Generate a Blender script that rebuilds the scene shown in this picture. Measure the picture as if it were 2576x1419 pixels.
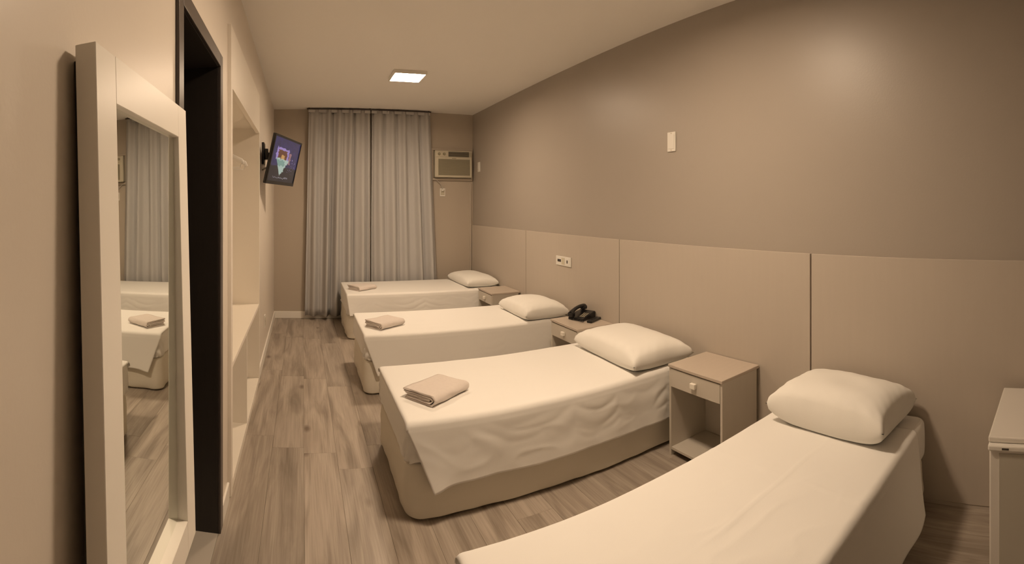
import bpy, bmesh, math, random
from mathutils import Vector, Matrix, noise

for o in list(bpy.data.objects):
    bpy.data.objects.remove(o, do_unlink=True)
SC = bpy.context.scene
COL = SC.collection
PI = math.pi

# ------------------------------------------------------------------ camera (the photograph is a phone sweep panorama: a level cylinder)
FPX, CX, CY, EYE = 1214.4, 761.94, 518.19, 1.45
cam = bpy.data.cameras.new('camera')
cam.type = 'PANO'
cam.panorama_type = 'CENTRAL_CYLINDRICAL'
cam.central_cylindrical_radius = 1.0
cam.central_cylindrical_range_u_min = -1288.0 / FPX
cam.central_cylindrical_range_u_max = 1288.0 / FPX
cam.central_cylindrical_range_v_min = -(1419.0 - CY) / FPX
cam.central_cylindrical_range_v_max = CY / FPX
cam.clip_start = 0.01
camo = bpy.data.objects.new('camera', cam)
COL.objects.link(camo)
camo.location = (0, 0, EYE)
camo.rotation_euler = (PI / 2, 0, -(1288.0 - CX) / FPX)
SC.camera = camo

# ------------------------------------------------------------------ world, exposure, lamp strength
w = bpy.data.worlds.new('world'); SC.world = w; w.use_nodes = True
w.node_tree.nodes['Background'].inputs[0].default_value = (0.01, 0.009, 0.008, 1)
w.node_tree.nodes['Background'].inputs[1].default_value = 0.2
vs = SC.view_settings
vs.view_transform = 'Standard'; vs.look = 'None'; vs.gamma = 1.0; vs.use_curve_mapping = False
vs.exposure = 0.0
LAMP_COLOR = (1.0, 0.755, 0.53)
LAMP_POWER = 142.0           # far lamp; the near lamp is a little stronger
NEAR_LAMP_POWER = 161.0
LAMP_Y = (4.48, 1.72)
LAMP_X = 0.985

# ------------------------------------------------------------------ helpers
def link(o, parent=None):
    COL.objects.link(o)
    if parent is not None:
        o.parent = parent
    return o

def tag(o, label=None, cat=None, group=None, kind=None):
    if label: o['label'] = label
    if cat: o['category'] = cat
    if group: o['group'] = group
    if kind: o['kind'] = kind
    return o

def thing(name, label, cat, loc=(0, 0, 0), rotz=0.0, group=None):
    o = bpy.data.objects.new(name, None)
    o.empty_display_size = 0.1
    link(o); o.location = loc; o.rotation_euler = (0, 0, rotz)
    return tag(o, label, cat, group)

def mesh_obj(name, verts, faces, mat, parent=None, smooth=False):
    me = bpy.data.meshes.new(name)
    me.from_pydata([tuple(v) for v in verts], [], faces)
    me.materials.append(mat)
    if smooth:
        me.polygons.foreach_set('use_smooth', [True] * len(me.polygons))
    me.update()
    return link(bpy.data.objects.new(name, me), parent)

def bm_obj(name, bm, mat, parent=None, smooth=False):
    bmesh.ops.recalc_face_normals(bm, faces=bm.faces)
    me = bpy.data.meshes.new(name); bm.to_mesh(me); bm.free()
    me.materials.append(mat)
    if smooth:
        me.polygons.foreach_set('use_smooth', [True] * len(me.polygons))
    return link(bpy.data.objects.new(name, me), parent)

def bm_box(bm, lo, hi, bev=0.0, seg=2, mtx=None):
    tmp = bmesh.new()
    bmesh.ops.create_cube(tmp, size=1.0)
    for v in tmp.verts:
        v.co = Vector([(lo[i] + hi[i]) / 2 + v.co[i] * (hi[i] - lo[i]) for i in range(3)])
    if bev > 0:
        bmesh.ops.bevel(tmp, geom=tmp.edges[:], offset=bev, segments=seg, affect='EDGES', profile=0.5)
    if mtx is not None:
        bmesh.ops.transform(tmp, matrix=mtx, verts=tmp.verts)
    me = bpy.data.meshes.new('tmp'); tmp.to_mesh(me); tmp.free()
    bm.from_mesh(me); bpy.data.meshes.remove(me)
    return bm

def box(name, lo, hi, mat, parent=None, bev=0.0, seg=2, mtx=None):
    return bm_obj(name, bm_box(bmesh.new(), lo, hi, bev, seg, mtx), mat, parent, smooth=False)

def boxes(name, lst, mat, parent=None, bev=0.0):
    bm = bmesh.new()
    for lo, hi in lst:
        bm_box(bm, lo, hi, bev)
    return bm_obj(name, bm, mat, parent)

def bm_tube(bm, pts, r, n=10, closed=False):
    pts = [Vector(p) for p in pts]
    rings = []
    up = Vector((0, 0, 1))
    for i, p in enumerate(pts):
        a = pts[i - 1] if i > 0 or closed else pts[i]
        b = pts[(i + 1) % len(pts)] if i < len(pts) - 1 or closed else pts[i]
        t = (b - a).normalized()
        ref = up if abs(t.dot(up)) < 0.95 else Vector((1, 0, 0))
        s = t.cross(ref).normalized(); u = s.cross(t)
        rr = r[i] if isinstance(r, (list, tuple)) else r
        rings.append([bm.verts.new(p + (s * math.cos(2 * PI * k / n) + u * math.sin(2 * PI * k / n)) * rr) for k in range(n)])
    m = len(rings)
    for i in range(m if closed else m - 1):
        A, B = rings[i], rings[(i + 1) % m]
        for k in range(n):
            bm.faces.new((A[k], A[(k + 1) % n], B[(k + 1) % n], B[k]))
    if not closed:
        bm.faces.new(rings[0][::-1]); bm.faces.new(rings[-1])
    return bm

def tube(name, pts, r, mat, parent=None, n=10):
    return bm_obj(name, bm_tube(bmesh.new(), pts, r, n), mat, parent, smooth=True)

def bez(p0, p1, p2, p3, n=16):
    out = []
    for i in range(n + 1):
        t = i / n; s = 1 - t
        out.append(Vector(p0) * s**3 + Vector(p1) * 3 * s * s * t + Vector(p2) * 3 * s * t * t + Vector(p3) * t**3)
    return out

def nz(x, y, z=0.0):
    return noise.noise(Vector((x, y, z)))

# ------------------------------------------------------------------ materials
def material(name, color, rough=0.5, metal=0.0, var=0.0, scale=8.0, bump=0.0, bscale=60.0, spec=0.5, stretch=(1, 1, 1), sheen=0.0, color2=None, coat=0.0):
    m = bpy.data.materials.new(name); m.use_nodes = True
    nt = m.node_tree; N = nt.nodes; L = nt.links
    p = N['Principled BSDF']
    p.inputs['Base Color'].default_value = (*color, 1)
    p.inputs['Roughness'].default_value = rough
    p.inputs['Metallic'].default_value = metal
    p.inputs['Specular IOR Level'].default_value = spec
    if sheen: p.inputs['Sheen Weight'].default_value = sheen
    if coat:
        p.inputs['Coat Weight'].default_value = coat; p.inputs['Coat Roughness'].default_value = 0.25
    if var or bump:
        tc = N.new('ShaderNodeTexCoord'); mp = N.new('ShaderNodeMapping')
        mp.inputs['Scale'].default_value = stretch
        L.new(tc.outputs['Object'], mp.inputs['Vector'])
    if var:
        nzn = N.new('ShaderNodeTexNoise'); nzn.inputs['Scale'].default_value = scale; nzn.inputs['Detail'].default_value = 4
        L.new(mp.outputs['Vector'], nzn.inputs['Vector'])
        mx = N.new('ShaderNodeMix'); mx.data_type = 'RGBA'
        c2 = color2 or tuple(c * (1 - var) for c in color)
        mx.inputs[6].default_value = (*color, 1); mx.inputs[7].default_value = (*c2, 1)
        L.new(nzn.outputs['Fac'], mx.inputs[0]); L.new(mx.outputs[2], p.inputs['Base Color'])
    if bump:
        n2 = N.new('ShaderNodeTexNoise'); n2.inputs['Scale'].default_value = bscale; n2.inputs['Detail'].default_value = 3
        L.new(mp.outputs['Vector'], n2.inputs['Vector'])
        b = N.new('ShaderNodeBump'); b.inputs['Strength'].default_value = bump; b.inputs['Distance'].default_value = 0.01
        L.new(n2.outputs['Fac'], b.inputs['Height']); L.new(b.outputs['Normal'], p.inputs['Normal'])
    return m

M = {}
M['wall_beige'] = material('paint_beige', (0.78, 0.71, 0.62), 0.36, var=0.03, scale=1.5, bump=0.03, bscale=90)
M['wall_taupe'] = material('paint_taupe', (0.405, 0.36, 0.308), 0.40, var=0.03, scale=1.5, bump=0.03, bscale=90)
M['wall_end'] = material('paint_end_wall', (0.50, 0.435, 0.355), 0.45, var=0.03, scale=1.5, bump=0.03, bscale=90)
M['ceiling'] = material('paint_ceiling', (0.93, 0.90, 0.85), 0.75, var=0.02, scale=1.0, bump=0.02, bscale=80)
M['panel'] = material('laminate_beige', (0.52, 0.46, 0.39), 0.5, var=0.05, scale=5, stretch=(8, 8, 0.6), bump=0.03, bscale=300)
M['white_trim'] = material('trim_white', (0.85, 0.81, 0.74), 0.4)
M['cream'] = material('melamine_cream', (0.90, 0.84, 0.74), 0.4, var=0.02, scale=6)
M['mirror_frame'] = material('mirror_frame_cream', (0.95, 0.91, 0.83), 0.35, var=0.02, scale=12)
M['dark_wood'] = material('door_dark_brown', (0.028, 0.022, 0.019), 0.45, var=0.35, scale=6, stretch=(12, 12, 1), bump=0.05, bscale=60)
M['casing'] = material('casing_dark_brown', (0.085, 0.068, 0.06), 0.32, var=0.3, scale=8, stretch=(6, 6, 6))
M['steel'] = material('steel', (0.65, 0.63, 0.6), 0.3, metal=1.0)
M['mirror'] = material('mirror_glass', (0.86, 0.88, 0.84), 0.015, metal=1.0)
M['sheet'] = material('cotton_sheet', (0.86, 0.84, 0.80), 0.85, var=0.03, scale=3, bump=0.05, bscale=500, sheen=0.1, spec=0.2)
M['pillow'] = material('cotton_pillowcase', (0.86, 0.84, 0.79), 0.85, var=0.03, scale=5, bump=0.06, bscale=420, sheen=0.1, spec=0.2)
M['base'] = material('bed_base_cover', (0.76, 0.71, 0.61), 0.9, var=0.08, scale=4, bump=0.1, bscale=320, spec=0.15)
M['towel'] = material('terry_towel', (0.88, 0.79, 0.72), 0.95, var=0.10, scale=60, bump=0.55, bscale=420, sheen=0.3, spec=0.1)
M['curtain'] = material('curtain_grey', (0.52, 0.51, 0.50), 0.85, var=0.05, scale=10, stretch=(20, 20, 1), bump=0.05, bscale=500, spec=0.15)
M['rail'] = material('rail_bronze', (0.07, 0.055, 0.045), 0.4)
M['plastic_white'] = material('plastic_white', (0.80, 0.77, 0.71), 0.35)
M['plastic_cream'] = material('plastic_cream', (0.60, 0.55, 0.43), 0.4)
M['grille'] = material('ac_grille', (0.30, 0.27, 0.19), 0.55)
M['dark_slot'] = material('dark_slot', (0.05, 0.042, 0.035), 0.6)
M['black'] = material('black_plastic', (0.012, 0.011, 0.011), 0.3)
M['black_matte'] = material('black_matte', (0.02, 0.018, 0.018), 0.6)
M['nightstand'] = material('nightstand_laminate', (0.60, 0.55, 0.475), 0.42, var=0.06, scale=4, stretch=(10, 1, 1))
M['nightstand_top'] = material('nightstand_top', (0.56, 0.48, 0.40), 0.4, var=0.10, scale=5, stretch=(1, 12, 1))
M['fridge'] = material('fridge_enamel', (0.76, 0.72, 0.66), 0.3)
M['fridge_door'] = material('fridge_door', (0.50, 0.47, 0.40), 0.38)
M['tile'] = material('bathroom_tile', (0.55, 0.50, 0.43), 0.35, var=0.1, scale=5)
M['knob'] = material('knob_cream', (0.86, 0.81, 0.72), 0.3)
M['cable'] = material('cable_grey', (0.5, 0.46, 0.4), 0.5)
M['gap'] = material('joint_shadow', (0.10, 0.075, 0.055), 0.8)

def floor_material():
    m = bpy.data.materials.new('oak_plank'); m.use_nodes = True
    nt = m.node_tree; N = nt.nodes; L = nt.links; p = N['Principled BSDF']
    geo = N.new('ShaderNodeNewGeometry'); oi = N.new('ShaderNodeObjectInfo')
    comb = N.new('ShaderNodeCombineXYZ')
    mul = N.new('ShaderNodeMath'); mul.operation = 'MULTIPLY'; mul.inputs[1].default_value = 37.0
    L.new(oi.outputs['Random'], mul.inputs[0]); L.new(mul.outputs[0], comb.inputs[2]); L.new(mul.outputs[0], comb.inputs[1])
    add = N.new('ShaderNodeVectorMath'); add.operation = 'ADD'
    L.new(geo.outputs['Position'], add.inputs[0]); L.new(comb.outputs[0], add.inputs[1])
    def noise_n(sx, sy, scale, detail, dist=0.0):
        mp = N.new('ShaderNodeMapping'); mp.inputs['Scale'].default_value = (sx, sy, 1)
        L.new(add.outputs[0], mp.inputs['Vector'])
        n = N.new('ShaderNodeTexNoise'); n.inputs['Scale'].default_value = scale; n.inputs['Detail'].default_value = detail
        n.inputs['Distortion'].default_value = dist
        L.new(mp.outputs[0], n.inputs['Vector']); return n
    n1 = noise_n(8, 1.0, 1.5, 7, 0.9)
    n2 = noise_n(70, 1.6, 2.0, 4, 0.3)
    r = N.new('ShaderNodeValToRGB')
    e = r.color_ramp.elements
    e[0].position = 0.30; e[0].color = (0.268, 0.223, 0.180, 1)
    e[1].position = 0.72; e[1].color = (0.515, 0.45, 0.378, 1)
    k = e.new(0.5); k.color = (0.405, 0.345, 0.284, 1)
    L.new(n1.outputs['Fac'], r.inputs[0])
    mx = N.new('ShaderNodeMix'); mx.data_type = 'RGBA'; mx.blend_type = 'MULTIPLY'
    mx.inputs[0].default_value = 0.5
    r2 = N.new('ShaderNodeValToRGB'); r2.color_ramp.elements[0].position = 0.35; r2.color_ramp.elements[0].color = (0.66, 0.64, 0.61, 1)
    r2.color_ramp.elements[1].position = 0.6; r2.color_ramp.elements[1].color = (1, 1, 1, 1)
    L.new(n2.outputs['Fac'], r2.inputs[0]); L.new(r.outputs[0], mx.inputs[6]); L.new(r2.outputs[0], mx.inputs[7])
    # knots
    mpk = N.new('ShaderNodeMapping'); mpk.inputs['Scale'].default_value = (3.2, 1.6, 1)
    L.new(add.outputs[0], mpk.inputs['Vector'])
    vo = N.new('ShaderNodeTexVoronoi'); vo.inputs['Scale'].default_value = 1.1
    L.new(mpk.outputs[0], vo.inputs['Vector'])
    rk = N.new('ShaderNodeValToRGB'); rk.color_ramp.elements[0].position = 0.03; rk.color_ramp.elements[0].color = (0.35, 0.3, 0.26, 1)
    rk.color_ramp.elements[1].position = 0.11; rk.color_ramp.elements[1].color = (1, 1, 1, 1)
    L.new(vo.outputs['Distance'], rk.inputs[0])
    mk = N.new('ShaderNodeMix'); mk.data_type = 'RGBA'; mk.blend_type = 'MULTIPLY'; mk.inputs[0].default_value = 0.8
    L.new(mx.outputs[2], mk.inputs[6]); L.new(rk.outputs[0], mk.inputs[7])
    # per-plank tone
    mr = N.new('ShaderNodeMapRange'); mr.inputs[3].default_value = 0.90; mr.inputs[4].default_value = 1.08
    L.new(oi.outputs['Random'], mr.inputs[0])
    sc = N.new('ShaderNodeVectorMath'); sc.operation = 'SCALE'
    L.new(mk.outputs[2], sc.inputs[0]); L.new(mr.outputs[0], sc.inputs['Scale'])
    L.new(sc.outputs[0], p.inputs['Base Color'])
    p.inputs['Roughness'].default_value = 0.42
    b = N.new('ShaderNodeBump'); b.inputs['Strength'].default_value = 0.12; b.inputs['Distance'].default_value = 0.004
    L.new(n2.outputs['Fac'], b.inputs['Height']); L.new(b.outputs[0], p.inputs['Normal'])
    return m
M['plank'] = floor_material()

def emission_material(name, color, strength):
    m = bpy.data.materials.new(name); m.use_nodes = True
    nt = m.node_tree; nt.nodes.clear()
    e = nt.nodes.new('ShaderNodeEmission'); o = nt.nodes.new('ShaderNodeOutputMaterial')
    e.inputs[0].default_value = (*color, 1); e.inputs[1].default_value = strength
    nt.links.new(e.outputs[0], o.inputs[0]); return m
M['lamp'] = emission_material('lamp_diffuser', LAMP_COLOR, LAMP_POWER)
M['near_lamp'] = emission_material('near_lamp_diffuser', LAMP_COLOR, NEAR_LAMP_POWER)

# ------------------------------------------------------------------ room shell
XL, XR, YB, YN, ZC = -0.373, 2.29, 6.24, -2.30, 2.70
WT = 0.16
DY0, DY1, DZ = 1.44, 2.10, 2.065          # door opening
KY0, KY1, KZ = 2.375, 3.965, 2.36         # wardrobe recess

flo = tag(box('floor', (XL - 0.02, YN, -0.06), (XR + 0.02, YB, -0.009), M['gap']), 'grey-brown oak plank floor of the bedroom', None, kind='structure')
random.seed(5)
PW, PL = 0.19, 1.22
x = XL; ci = 0
while x < XR - 0.01:
    x1 = min(x + PW, XR)
    y = YN - random.uniform(0.0, PL)
    while y < YB - 0.01:
        ya, yb = max(y, YN), min(y + PL, YB)
        if yb - ya > 0.02:
            g = 0.0003; t = 0.0009; z0, z1 = -0.0085, 0.0
            a0, a1, b0, b1 = x + g, x1 - g, ya + g, yb - g
            vv = [(a0, b0, z0), (a1, b0, z0), (a1, b1, z0), (a0, b1, z0),
                  (a0, b0, z1 - t), (a1, b0, z1 - t), (a1, b1, z1 - t), (a0, b1, z1 - t),
                  (a0 + t, b0 + t, z1), (a1 - t, b0 + t, z1), (a1 - t, b1 - t, z1), (a0 + t, b1 - t, z1)]
            ff = [(3, 2, 1, 0)]
            for q in (0, 4):
                for k in range(4):
                    ff.append((q + k, q + (k + 1) % 4, q + 4 + (k + 1) % 4, q + 4 + k))
            ff.append((8, 9, 10, 11))
            mesh_obj('plank', vv, ff, M['plank'], flo)
        y += PL
    x += PW; ci += 1

tag(box('ceiling', (XL - 0.1, YN - 0.1, ZC), (XR + 0.1, YB + 0.1, ZC + 0.1), M['ceiling']), 'plain pale beige bedroom ceiling', kind='structure')
tag(box('wall_right', (XR, YN, 0), (XR + 0.12, YB + 0.12, ZC), M['wall_taupe']), 'taupe painted long wall behind the beds', kind='structure')
tag(box('wall_back', (XL - WT, YB, 0), (XR, YB + 0.12, ZC), M['wall_end']), 'beige end wall behind the curtain', kind='structure')
tag(box('wall_near', (XL - WT, YN - 0.12, 0), (XR + 0.12, YN, ZC), M['wall_taupe']), 'taupe wall behind the camera', kind='structure')
tag(boxes('wall_left', [
    ((XL - WT, YN, 0), (XL, DY0 - 0.035, ZC)),
    ((XL - WT, DY0 - 0.035, DZ + 0.035), (XL, DY1 + 0.035, ZC)),
    ((XL - WT, DY1 + 0.035, 0), (XL, KY0, ZC)),
    ((XL - WT, KY0, KZ), (XL, KY1, ZC)),
    ((XL - WT, KY1, 0), (XL, YB, ZC))], M['wall_beige']), 'glossy beige long wall with doorway and wardrobe recess', kind='structure')
# unlit bathroom beyond the open door
BX0, BY0, BY1 = -1.75, 0.55, 2.25
tag(box('floor_bathroom', (BX0, BY0, -0.06), (XL - 0.02, BY1, -0.004), M['tile']), 'pale tiled floor beyond the doorway', kind='structure')
tag(boxes('wall_bathroom', [
    ((BX0 - 0.1, BY0 - 0.1, 0), (BX0, BY1 + 0.1, 2.5)), ((BX0, BY0 - 0.1, 0), (XL - WT, BY0, 2.5)),
    ((BX0, BY1, 0), (XL - WT, BY1 + 0.1, 2.5)), ((BX0 - 0.1, BY0 - 0.1, 2.5), (XL - WT, BY1 + 0.1, 2.6))], M['tile']), 'unlit tiled walls beyond the doorway', kind='structure')

# baseboards
def baseboard(name, lo, hi, label):
    return tag(box(name, lo, hi, M['white_trim'], bev=0.004), label, kind='structure')
baseboard('baseboard_left', (XL, KY1 + 0.03, 0), (XL + 0.013, YB - 0.013, 0.09), 'white baseboard of the long wall below the television')
baseboard('baseboard_center', (XL, DY1 + 0.062, 0), (XL + 0.013, KY0 - 0.024, 0.09), 'short white baseboard between doorway and wardrobe')
baseboard('baseboard_back', (XL, YB - 0.013, 0), (XR - 0.03, YB, 0.09), 'white baseboard of the end wall')
baseboard('baseboard_near', (XL, YN, 0), (XL + 0.013, DY0 - 0.062, 0.09), 'white baseboard under the mirror')

# headboard panels along the right wall
HX = XR - 0.020
HT = 1.191
edges = [YN + 0.02, -0.345, 1.297, 2.953, 4.560, YB - 0.001]
plabels = ['beige headboard panel behind the small fridge', 'beige headboard panel behind the nearest bed, below the bare taupe wall',
           'beige headboard panel behind the bed with the free-standing nightstand', 'beige headboard panel with the three-gang socket plate',
           'beige headboard panel in the corner behind the farthest pillow']
for i in range(5):
    p = box('headboard_panel', (HX, edges[i] + 0.0045, 0.02), (XR - 0.0005, edges[i + 1] - 0.0045, HT), M['panel'], bev=0.0015, seg=1)
    tag(p, plabels[i] if i else 'beige headboard panel standing behind the fridge, nearest to the camera', 'wall panel', 'headboard panels along the taupe wall')
pl = [None] * 5
tag(box('trim_1', (HX + 0.004, YN + 0.02, 0), (XR - 0.0005, YB - 0.02, 0.019), M['panel']), 'low strip under the headboard panels', kind='structure')
tag(box('trim_2', (XR - 0.045, YB - 0.018, 0.10), (XR - 0.026, YB - 0.0005, 1.76), M['panel'], bev=0.003), 'thin painted cable cover running down the room corner', kind='structure')

# ------------------------------------------------------------------ doorway
door = bpy.data.objects.new('door_1', None); link(door); door.location = (XL, DY1, 0)
tag(door, 'open dark brown bathroom door with dark casing', None, kind='structure')
def dbox(name, lo, hi, mat, bev=0.002):
    off = Vector((XL, DY1, 0))
    return box(name, Vector(lo) - off, Vector(hi) - off, mat, door, bev)
CW = 0.06
dbox('casing', (XL, DY0 - CW, 0), (XL + 0.012, DY0 - 0.002, DZ + CW), M['casing'])
dbox('casing', (XL, DY1 + 0.002, 0), (XL + 0.012, DY1 + CW, DZ + CW), M['casing'])
dbox('casing', (XL, DY0 - 0.002, DZ + 0.002), (XL + 0.012, DY1 + 0.002, DZ + CW), M['casing'])
dbox('jamb', (XL - WT, DY0 - 0.034, 0), (XL, DY0, DZ), M['dark_wood'], 0.001)
dbox('jamb', (XL - WT, DY1, 0), (XL, DY1 + 0.034, DZ), M['dark_wood'], 0.001)
dbox('jamb', (XL - WT, DY0 - 0.034, DZ), (XL, DY1 + 0.034, DZ + 0.034), M['dark_wood'], 0.001)
leaf = dbox('leaf', (XL - WT - 0.70, DY1 - 0.002, 0.012), (XL - WT - 0.008, DY1 + 0.034, DZ - 0.02), M['dark_wood'], 0.002)
for hz in (1.90, 1.05, 0.22):
    h = dbox('hinge', (XL - WT - 0.012, DY1 - 0.008, hz - 0.052), (XL - WT + 0.004, DY1 - 0.0022, hz + 0.052), M['steel'], 0.001)
dbox('threshold', (XL - WT, DY0, -0.0035), (XL, DY1, 0.002), M['tile'], 0.0005)

# ------------------------------------------------------------------ wall mirror, bottom edge standing off the wall
my0, my1, mz0, mz1 = 0.705, 1.305, 0.545, 1.715
mir = thing('wall_mirror', 'tall cream-framed wall mirror hanging beside the dark doorway', 'mirror', (XL + 0.050, (my0 + my1) / 2, mz1))
mir.rotation_euler = (0, -math.radians(1.4), 0)
mw, mh, fd, fw = my1 - my0, mz1 - mz0, 0.037, 0.085
def fr(name, y0, y1, z0, z1):
    return box(name, (-fd, y0, z0), (0, y1, z1), M['mirror_frame'], mir, 0.0012, 1)
fr('frame_stile', -mw / 2, -mw / 2 + fw, -mh, 0)
fr('frame_stile', mw / 2 - fw, mw / 2, -mh, 0)
fr('frame_rail', -mw / 2 + fw, mw / 2 - fw, -fw, 0)
fr('frame_rail', -mw / 2 + fw, mw / 2 - fw, -mh, -mh + fw)
glass_m = Matrix.Translation((-0.014, 0, -fw)) @ Matrix.Rotation(math.radians(0.7), 4, 'Y')
box('glass', (-0.004, -mw / 2 + fw - 0.004, -mh + 2 * fw - 0.004), (0.0, mw / 2 - fw + 0.004, 0.004), M['mirror'], mir, 0, 1, glass_m)
box('backing_board', (-fd - 0.012, -mw / 2 + 0.02, -mh + 0.02), (-fd, mw / 2 - 0.02, -0.02), M['dark_slot'], mir)

# ------------------------------------------------------------------ built-in open wardrobe
wd = thing('wardrobe', 'open built-in cream wardrobe with low bench, set in the wall', 'wardrobe', (XL, (KY0 + KY1) / 2, 0))
WX = XL + 0.018
off = Vector((XL, (KY0 + KY1) / 2, 0))
def wb(name, lo, hi, bev=0.0015, mat='cream'):
    return box(name, Vector(lo) - off, Vector(hi) - off, M[mat], wd, bev)
KX = XL - 0.56
wb('side_panel', (KX, KY0 + 0.001, 0.0), (WX, KY0 + 0.05, KZ - 0.002))
wb('side_panel', (KX, KY1 - 0.035, 0.0), (WX, KY1 - 0.001, KZ - 0.002))
wb('header_panel', (WX - 0.03, KY0 + 0.05, 2.045), (WX, KY1 - 0.035, KZ - 0.002))
wb('top_panel', (KX, KY0 + 0.05, 2.085), (WX - 0.03, KY1 - 0.035, 2.105))
wb('back_panel', (KX, KY0 + 0.05, 0.03), (KX + 0.012, KY1 - 0.035, 2.085))
wb('bench_top', (KX + 0.012, KY0 + 0.05, 0.625), (WX - 0.002, KY1 - 0.035, 0.65))
wb('divider', (KX + 0.012, 3.10, 0.045), (WX - 0.006, 3.118, 0.625))
wb('base_panel', (KX + 0.012, KY0 + 0.05, 0.0), (WX - 0.004, KY1 - 0.035, 0.045))
tube('hanging_rail', [Vector((XL - 0.27, KY0 + 0.05, 1.93)) - off, Vector((XL - 0.27, KY1 - 0.035, 1.93)) - off], 0.011, M['steel'], wd)

def hanger(y, rz, label):
    t = thing('clothes_hanger', label, 'hanger', (XL - 0.27, y, 1.93), rz, 'white hangers on the wardrobe rail')
    bm = bmesh.new()
    pts = [(0.215 * s, 0, -0.165 + 0.0 * s) for s in ()]
    arm = [(-0.215, 0, -0.175), (-0.20, 0, -0.150), (-0.12, 0, -0.112), (-0.04, 0, -0.085), (0, 0, -0.08), (0.04, 0, -0.085), (0.12, 0, -0.112), (0.20, 0, -0.150), (0.215, 0, -0.175)]
    bm_tube(bm, arm, [0.010, 0.016, 0.018, 0.018, 0.017, 0.018, 0.018, 0.016, 0.010], 10)
    bm_obj('shoulder_bar', bm, M['plastic_white'], t, True)
    hk = [(0, 0, -0.082), (0, 0, -0.03)] + [(0.015 * math.cos(a) - 0.0, 0, 0.0 + 0.015 * math.sin(a)) for a in [(-0.5 + 1.35 * k / 12) * PI for k in range(13)]]
    tube('hook', hk, 0.0022, M['steel'], t, 6)
    tube('trouser_bar', [(-0.19, 0, -0.20), (0.19, 0, -0.20)], 0.004, M['plastic_white'], t, 8)
    for s in (-1, 1):
        tube('bar_end', [(s * 0.205, 0, -0.160), (s * 0.19, 0, -0.20)], 0.004, M['plastic_white'], t, 6)
    return t
hanger(3.66, math.radians(6), 'white clothes hanger on the wardrobe rail, farther of the two')
hanger(3.50, math.radians(-7), 'white clothes hanger on the wardrobe rail, nearer of the two')

# ------------------------------------------------------------------ ceiling lamps
def lamp(y, label, mat='lamp'):
    t = thing('ceiling_light', label, 'ceiling light', (LAMP_X, y, ZC), 0, 'square panel lights on the ceiling')
    s = 0.155; d = 0.033
    bm = bmesh.new()
    for lo, hi in [((-s, -s, -d), (-s + 0.012, s, 0)), ((s - 0.012, -s, -d), (s, s, 0)), ((-s + 0.012, -s, -d), (s - 0.012, -s + 0.012, 0)), ((-s + 0.012, s - 0.012, -d), (s - 0.012, s, 0))]:
        bm_box(bm, lo, hi, 0.001, 1)
    bm_obj('frame', bm, M['plastic_white'], t)
    box('diffuser', (-s + 0.0125, -s + 0.0125, -d + 0.018), (s - 0.0125, s - 0.0125, -d + 0.0205), M[mat], t)
    box('housing', (-s + 0.0125, -s + 0.0125, -0.012), (s - 0.0125, s - 0.0125, -0.0005), M['plastic_white'], t)
    return t
lamp(LAMP_Y[0], 'lit square white panel light on the ceiling above the two far beds')
lamp(LAMP_Y[1], 'lit square white panel light on the ceiling above the near beds', 'near_lamp')

# ------------------------------------------------------------------ curtains
def curtain(x0t, x1t, x0b, x1b, seed, label, npl):
    zt, zb = 2.672, 0.055
    NX, NZ = 150, 26
    verts, faces = [], []
    for j in range(NZ + 1):
        tz = j / NZ; z = zt + (zb - zt) * tz
        for i in range(NX + 1):
            u = i / NX
            xx = (x0t + (x1t - x0t) * u) * (1 - tz) + (x0b + (x1b - x0b) * u) * tz
            ph = u * npl * 2 * PI + 1.6 * nz(u * 5.0, seed * 3.1, 0) + 0.7 * nz(u * 3, seed, tz * 1.2)
            amp = (0.022 + 0.026 * min(1, tz * 2.2)) * (0.85 + 0.7 * nz(u * 6, seed + 7, tz * 0.6))
            c = math.sin(ph)
            yy = 6.145 + amp * (c + 0.35 * math.sin(2 * ph + 0.8 + 1.5 * nz(u * 4, seed, 5))) + 0.008 * nz(u * 9, tz * 3, seed)
            yy += 0.008 * math.sin(u * npl * 4 * PI) * (1 - tz)**6
            verts.append((xx + 0.006 * math.cos(ph), yy, z))
    for j in range(NZ):
        for i in range(NX):
            a = j * (NX + 1) + i
            faces.append((a, a + 1, a + NX + 2, a + NX + 1))
    root = thing('curtain', label, 'curtain', ((x0b + x1b) / 2, 6.13, 0.055), 0, 'grey floor-length curtains on the end wall')
    o = mesh_obj('drape', [Vector(v) - root.location for v in verts], faces, M['curtain'], root, True)
    md = o.modifiers.new('thick', 'SOLIDIFY'); md.thickness = 0.003
    bm = bmesh.new()
    bm_box(bm, (x0t, 6.137, 2.640), (x1t, 6.153, 2.678), 0.003)
    bmesh.ops.translate(bm, verts=bm.verts, vec=-root.location)
    bm_obj('heading_tape', bm, M['curtain'], root)
    return root
curtain(0.070, 0.866, 0.018, 0.858, 1.3, 'grey pleated curtain nearer the television', 5.6)
curtain(0.878, 1.655, 0.872, 1.765, 4.9, 'grey pleated curtain nearer the air conditioner', 5.2)
cr = thing('curtain_rail', 'thin dark curtain rail close under the ceiling', 'curtain rail', (0.86, 6.145, 2.679))
box('rail', (-0.81, -0.014, 0.0), (0.81, 0.014, 0.014), M['rail'], cr, 0.002)
for xx in (-0.78, 0.0, 0.78):
    box('bracket', (xx - 0.01, -0.01, 0.014), (xx + 0.01, 0.01, 0.0208), M['rail'], cr, 0.001)

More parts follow.
